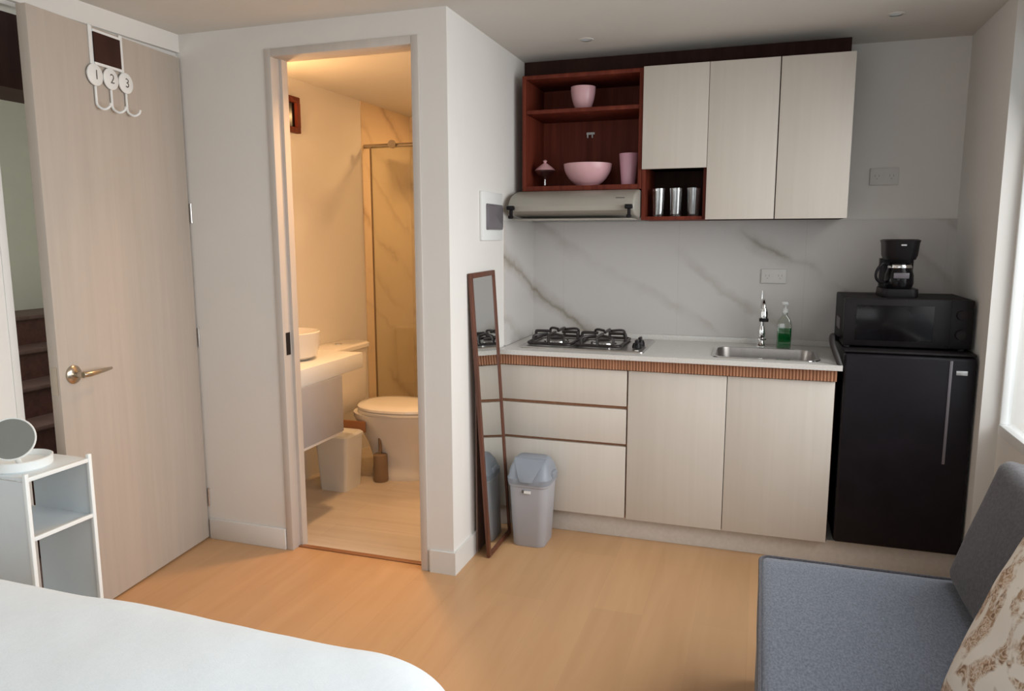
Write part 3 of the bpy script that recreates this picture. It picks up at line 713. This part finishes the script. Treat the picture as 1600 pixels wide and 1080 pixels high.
link('door_window', B(.385, .675, 3.3985, 3.401,   .985, 1.132, bev=.0005), 'glassdark', dd)
cp = link('control_panel', B(.730, .818, 3.402, 3.424, .960, 1.159, bev=.004), 'black', Mw)
link('dial', lathe(BM(), [(0, 0), (.020, 0), (.018, .014), (0, .015)], c=(.774, 3.402, 1.02), mat=Matrix.Rotation(PI/2, 4, 'X')), 'blackm', cp)
link('dial', lathe(BM(), [(0, 0), (.020, 0), (.018, .014), (0, .015)], c=(.774, 3.402, 1.10), mat=Matrix.Rotation(PI/2, 4, 'X')), 'blackm', cp)
link('door_gap_trim', B(.723, .729, 3.404, 3.414, .962, 1.157), 'smoke', Mw)
bm = BM()
for i in range(8): box(bm, .3370, .3385, 3.55+.018*i, 3.56+.018*i, 1.01, 1.06)
link('side_vent', bm, 'smoke', Mw)
for x in (.36, .79):
    for y in (3.44, 3.74): link('foot', lathe(BM(), [(0, 0), (.012, 0), (.012, .008), (0, .008)], c=(x, y, .950), n=16), 'rubber', Mw)
Cm = thing('coffee_maker', 'black drip coffee maker on top of the microwave', 'coffee maker', (.555, 3.55, 1.160))
cx, cy2 = .556, 3.53
def cl_(hx, y0, y1, z, r): return [(x, y, z) for x, y in rrect(cx-hx, cx+hx, y0, y1, r, 6)]
link('base', loft(BM(), [cl_(.070, 3.46, 3.66, 1.160, .03), cl_(.072, 3.458, 3.662, 1.168, .03), cl_(.070, 3.462, 3.66, 1.196, .03)]), 'black', Cm)
link('tower', loft(BM(), [cl_(.064, 3.59, 3.66, 1.196, .02), cl_(.066, 3.59, 3.66, 1.32, .02)]), 'black', Cm)
link('brew_head', loft(BM(), [cl_(.056, 3.475, 3.655, 1.318, .04), cl_(.062, 3.468, 3.66, 1.335, .04), cl_(.066, 3.462, 3.662, 1.388, .04), cl_(.070, 3.460, 3.664, 1.398, .04), cl_(.060, 3.472, 3.652, 1.403, .04)]), 'black', Cm)
car = link('carafe', lathe(BM(), [(0, 0), (.050, 0), (.057, .020), (.055, .055), (.046, .085), (.042, .095), (.044, .105), (0, .107)], c=(cx, 3.525, 1.198)), 'glassdark', Cm)
link('metal_band', lathe(BM(), [(.0465, .083), (.0475, .086), (.0440, .096), (.043, .095)], c=(cx, 3.525, 1.200)), 'chrome', car)
link('carafe_label', B(cx-.030, cx+.030, 3.4665, 3.475, 1.240, 1.264, bev=.003), 'smoke', car)
link('carafe_handle', tube(BM(), smooth_path([(cx-.042, 3.515, 1.298), (cx-.070, 3.500, 1.300), (cx-.090, 3.492, 1.275), (cx-.094, 3.490, 1.245), (cx-.080, 3.495, 1.225), (cx-.054, 3.510, 1.222)], 5), .006, 8), 'black', car)
link('power_light', B(cx-.010, cx+.010, 3.459, 3.463, 1.376, 1.382), 'badge', Cm)
cb = link('hose', tube(BM(), smooth_path([(.352, 3.60, .960), (.330, 3.56, .966), (.312, 3.50, .985), (.300, 3.43, .990), (.297, 3.36, .968), (.312, 3.322, .925), (.327, 3.308, .885)], 6), .0115, 10), 'rubber')
tag(cb, 'thick black hose looping out between the microwave and the worktop', 'hose')

# ------------------------------------------------------------------ leaning mirror and swing bin
MI = thing('floor_mirror', 'narrow wood-framed mirror leaning on the wall by the kitchen', 'mirror', (-1.09, 3.12, 0))
ang = math.atan2(.072, 1.255); w_ = .30; Hh = 1.262
MM = Matrix.Translation((-1.088, 2.940, .003)) @ Matrix.Rotation(-ang, 4, 'Y') @ Matrix.Rotation(math.radians(.6), 4, 'X')
def mb(y0, y1, z0, z1, x0=-.016, x1=0, bm=None, bev=.002): return box(bm or BM(), x0, x1, y0, y1, z0, z1, bev=bev, mat=MM)
bm = mb(0, .023, 0, Hh); mb(w_-.023, w_, 0, Hh, bm=bm); mb(.02, w_-.02, 0, .022, bm=bm); mb(.02, w_-.02, Hh-.022, Hh, bm=bm)
link('frame', bm, 'mframe', MI)
link('mirror_glass', mb(.018, w_-.018, .018, Hh-.018, -.010, -.005, bev=0), 'mirror', MI)
link('backing', mb(.008, w_-.008, .008, Hh-.008, -.015, -.011, bev=0), 'back', MI)
link('rear_board', box(BM(), -1.1655, -1.1600, 2.975, 3.16, .012, .88), 'back', MI)  # thin brown upright board between the mirror and the wall
SB = thing('swing_bin', 'blue-grey swing-top kitchen bin beside the mirror', 'bin', (-.955, 3.20, 0))
bc = (-.967, 3.195)
def bl(z, hx, hy, r):
    hx *= .90
    return [(x, y, z) for x, y in rrect(bc[0]-hx, bc[0]+hx, bc[1]-hy, bc[1]+hy, r, 7)]
body = loft(BM(), [bl(0, .082, .078, .035), bl(.006, .086, .082, .036), bl(.285, .103, .092, .040), bl(.290, .108, .097, .042), bl(.302, .108, .097, .042)])
link('bin_body', body, 'grey2', SB)
lid = loft(BM(), [bl(.300, .112, .101, .044), bl(.325, .114, .103, .044), bl(.333, .108, .098, .042), bl(.372, .100, .080, .035), bl(.405, .085, .050, .03), bl(.413, .070, .035, .02)])
lo = link('lid', lid, 'grey', SB)
# swinging flap: a bulged curved panel on the front of the lid
fp = []
for i in range(9):
    s = i/8; z = .318+.092*s; y = bc[1]-.106+.066*s**1.5; hw = .028+.046*s
    fp.append([(bc[0]-hw, y-.006, z), (bc[0]-hw*.5, y-.010, z), (bc[0], y-.011, z), (bc[0]+hw*.5, y-.010, z), (bc[0]+hw, y-.006, z), (bc[0]+hw, y+.01, z), (bc[0]-hw, y+.01, z)])
link('flap', loft(BM(), fp), 'grey', lo)
for s in (-1, 1):
    link('side_tab', box(BM(), bc[0]+s*.095-.012, bc[0]+s*.095+.012, bc[1]-.03, bc[1]+.03, .318, .350, bev=.006), 'grey', lo)
link('sticker', box(BM(), bc[0]-.012, bc[0]+.020, bc[1]-.1015, bc[1]-.097, .262, .274), 'label', SB)
link('sticker_mark', box(BM(), bc[0]-.022, bc[0]-.012, bc[1]-.1015, bc[1]-.097, .264, .276), 'ink', SB)

# ------------------------------------------------------------------ slim white side table with a vanity mirror
TX0, TX1, TY0, TY1, TZ = -2.415, -2.068, 1.575, 1.812, .700
Tt = thing('side_table', 'slim white side table between the bed and the entrance door', 'side table', ((TX0+TX1)/2, (TY0+TY1)/2, 0))
link('table_top', B(TX0, TX1-.006, TY0+.004, TY1-.004, TZ-.012, TZ-.002, bev=.001), 'trolley', Tt)
for (x, y) in ((TX0, TY0), (TX1-.013, TY0), (TX0, TY1-.013), (TX1-.013, TY1-.013)):
    link('post', B(x, x+.013, y, y+.013, 0, TZ+.012, bev=.002), 'trolleyw', Tt)
for z in (TZ-.014, .497, .12):
    link('side_rail', B(TX1-.012, TX1-.001, TY0+.013, TY1-.013, z, z+.013, bev=.001), 'trolleyw', Tt)
link('shelf', B(TX0+.01, TX1-.012, TY0+.006, TY1-.006, .499, .505), 'trolley', Tt)
link('shelf', B(TX0+.01, TX1-.012, TY0+.006, TY1-.006, .122, .128), 'trolley', Tt)
link('end_panel', B(TX0+.013, TX1-.013, TY0+.002, TY0+.006, .13, TZ-.014), 'trolley', Tt)
link('end_panel', B(TX0+.085, TX1-.013, TY1-.008, TY1-.004, .13, TZ-.014), 'trolley', Tt)
vm = thing('vanity_mirror', 'small round white-rimmed mirror on a round tray base, on the side table', 'mirror', (-2.19, 1.67, TZ))
link('tray_base', lathe(BM(), [(0, 0), (.084, 0), (.088, .004), (.090, .030), (.086, .032), (.082, .014), (0, .012)], c=(-2.205, 1.672, TZ-.002)), 'trolleyw', vm)
cdir = (Vector((0, 0, 1.416))-Vector((-2.19, 1.65, .79))).normalized()
n_ = Vector((.62, -.66, .42)).normalized()
RM = Matrix.Translation((-2.158, 1.612, .806)) @ n_.to_track_quat('Z', 'Y').to_matrix().to_4x4()
link('rim', lathe(BM(), [(0, -.010), (.060, -.010), (.0665, -.006), (.0675, 0), (.065, .004), (.0625, .002)], mat=RM), 'trolleyw', vm)
link('mirror_glass', lathe(BM(), [(0, .001), (.0625, .001), (.0625, -.002), (0, -.002)], mat=RM), 'vmirror', vm)
link('neck', tube(BM(), [(-2.195, 1.660, TZ+.010), (-2.185, 1.645, .735), (-2.168, 1.620, .775)], .009), 'trolleyw', vm)

# ------------------------------------------------------------------ bed with duvet
bd = thing('bed', 'low bed under a white duvet in the left foreground', 'bed', (-1.4, .2, 0))
link('bed_base', B(-2.36, -.50, -1.18, 1.18, .0, .22, bev=.01), 'white', bd)
link('mattress', softbox(BM(), (.94, 1.19, .12), .05, 8, Matrix.Translation((-1.43, .0, .345))), 'duvet', bd)
def duvet():
    t = bmesh.new(); nx, ny = 110, 110; x0, x1, y0, y1 = -2.425, -.455, -1.24, 1.34; rc = .30
    G = []
    for i in range(nx+1):
        row = []
        for j in range(ny+1):
            a = -1+2*i/nx; b = -1+2*j/ny
            # square grid -> rounded rect, last bands hang down
            lim = .90
            m_ = max(abs(a), abs(b)); k = min(m_, lim)/lim; s = k/m_ if m_ > 1e-6 else 0
            ua, ub = a*s, b*s
            hx, hy = (x1-x0)/2, (y1-y0)/2
            px, py = ua*hx, ub*hy
            cx_, cy_ = max(-(hx-rc), min(hx-rc, px)), max(-(hy-rc), min(hy-rc, py))
            dx, dy = px-cx_, py-cy_
            if dx and dy:
                l = math.hypot(dx, dy); mx = max(abs(dx), abs(dy)); px, py = cx_+dx*mx/l, cy_+dy*mx/l
            edge = min(hx-abs(px), hy-abs(py)); 
            if dx and dy: edge = rc-math.hypot(px-cx_, py-cy_)
            top = .556-.045*math.exp(-max(edge, 0)/.035)
            hang = max(0, (m_-lim)/(1-lim))
            z = top-hang*.36
            X, Yv = (x0+x1)/2+px, (y0+y1)/2+py
            wv = .007*noise.noise(Vector((X*3.1, Yv*3.1, 0)))+.004*noise.noise(Vector((X*8+Yv*5, Yv*8, 3)))
            ww = .010*noise.noise(Vector((X*5, Yv*5, 9)))*(1 if edge < .1 else .2)
            if hang: ww += .012*math.sin(X*22+Yv*17)*hang
            row.append(t.verts.new((X+(ww if abs(px) > abs(py)*.8 else 0), Yv+(ww if abs(py) >= abs(px)*.8 else 0)-.0*hang, z+wv)))
        G.append(row)
    for i in range(nx):
        for j in range(ny): t.faces.new((G[i][j], G[i+1][j], G[i+1][j+1], G[i][j+1]))
    bm = BM(); return add(bm, t)
dv = link('duvet', duvet(), 'duvet')
sol = dv.modifiers.new('thickness', 'SOLIDIFY'); sol.thickness = .02; sol.offset = -1
tag(dv, 'plain white duvet spread over the bed in the foreground', 'duvet')

# ------------------------------------------------------------------ sofa
sf = thing('sofa', 'blue-grey fabric daybed sofa along the window wall', 'sofa', (.47, 1.3, 0))
link('seat', softbox(BM(), (.423, 1.08, .10), .028, 16, Matrix.Translation((.456, 1.285, .325)), wob=.004), 'sofa', sf)
link('sofa_base', softbox(BM(), (.420, 1.07, .10), .015, 8, Matrix.Translation((.456, 1.285, .130))), 'sofa', sf)
pp = [(x, y, .418) for x, y in rrect(.036, .876, .209, 2.361, .03, 5)]; pp.append(pp[0])
link('piping', tube(BM(), pp, .005, 6), 'sofa2', sf)
for x in (.08, .85):
    for y in (.26, 2.30): link('foot', lathe(BM(), [(0, 0), (.022, 0), (.026, .04), (0, .04)], c=(x, y, 0), n=16), 'black', sf)
def place(loc, rx, ry, rz): return Matrix.Translation(loc) @ Matrix.Rotation(rz, 4, 'Z') @ Matrix.Rotation(ry, 4, 'Y') @ Matrix.Rotation(rx, 4, 'X')
bcush = link('back_cushion', softbox(BM(), (.058, .36, .195), .035, 14, place((.655, 1.985, .606), 0, math.radians(17), 0), wob=.006, puff=.012, seed=2), 'sofa2')
tag(bcush, 'charcoal fabric back cushion at the far end of the sofa', 'cushion')
fpil = link('pillow', pillow(BM(), .225, .235, .085, place((.560, 1.475, .645), 0, math.radians(-66), math.radians(20)), seed=3), 'floral')
tag(fpil, 'cream pillow with brown floral print in the bottom right corner', 'pillow')
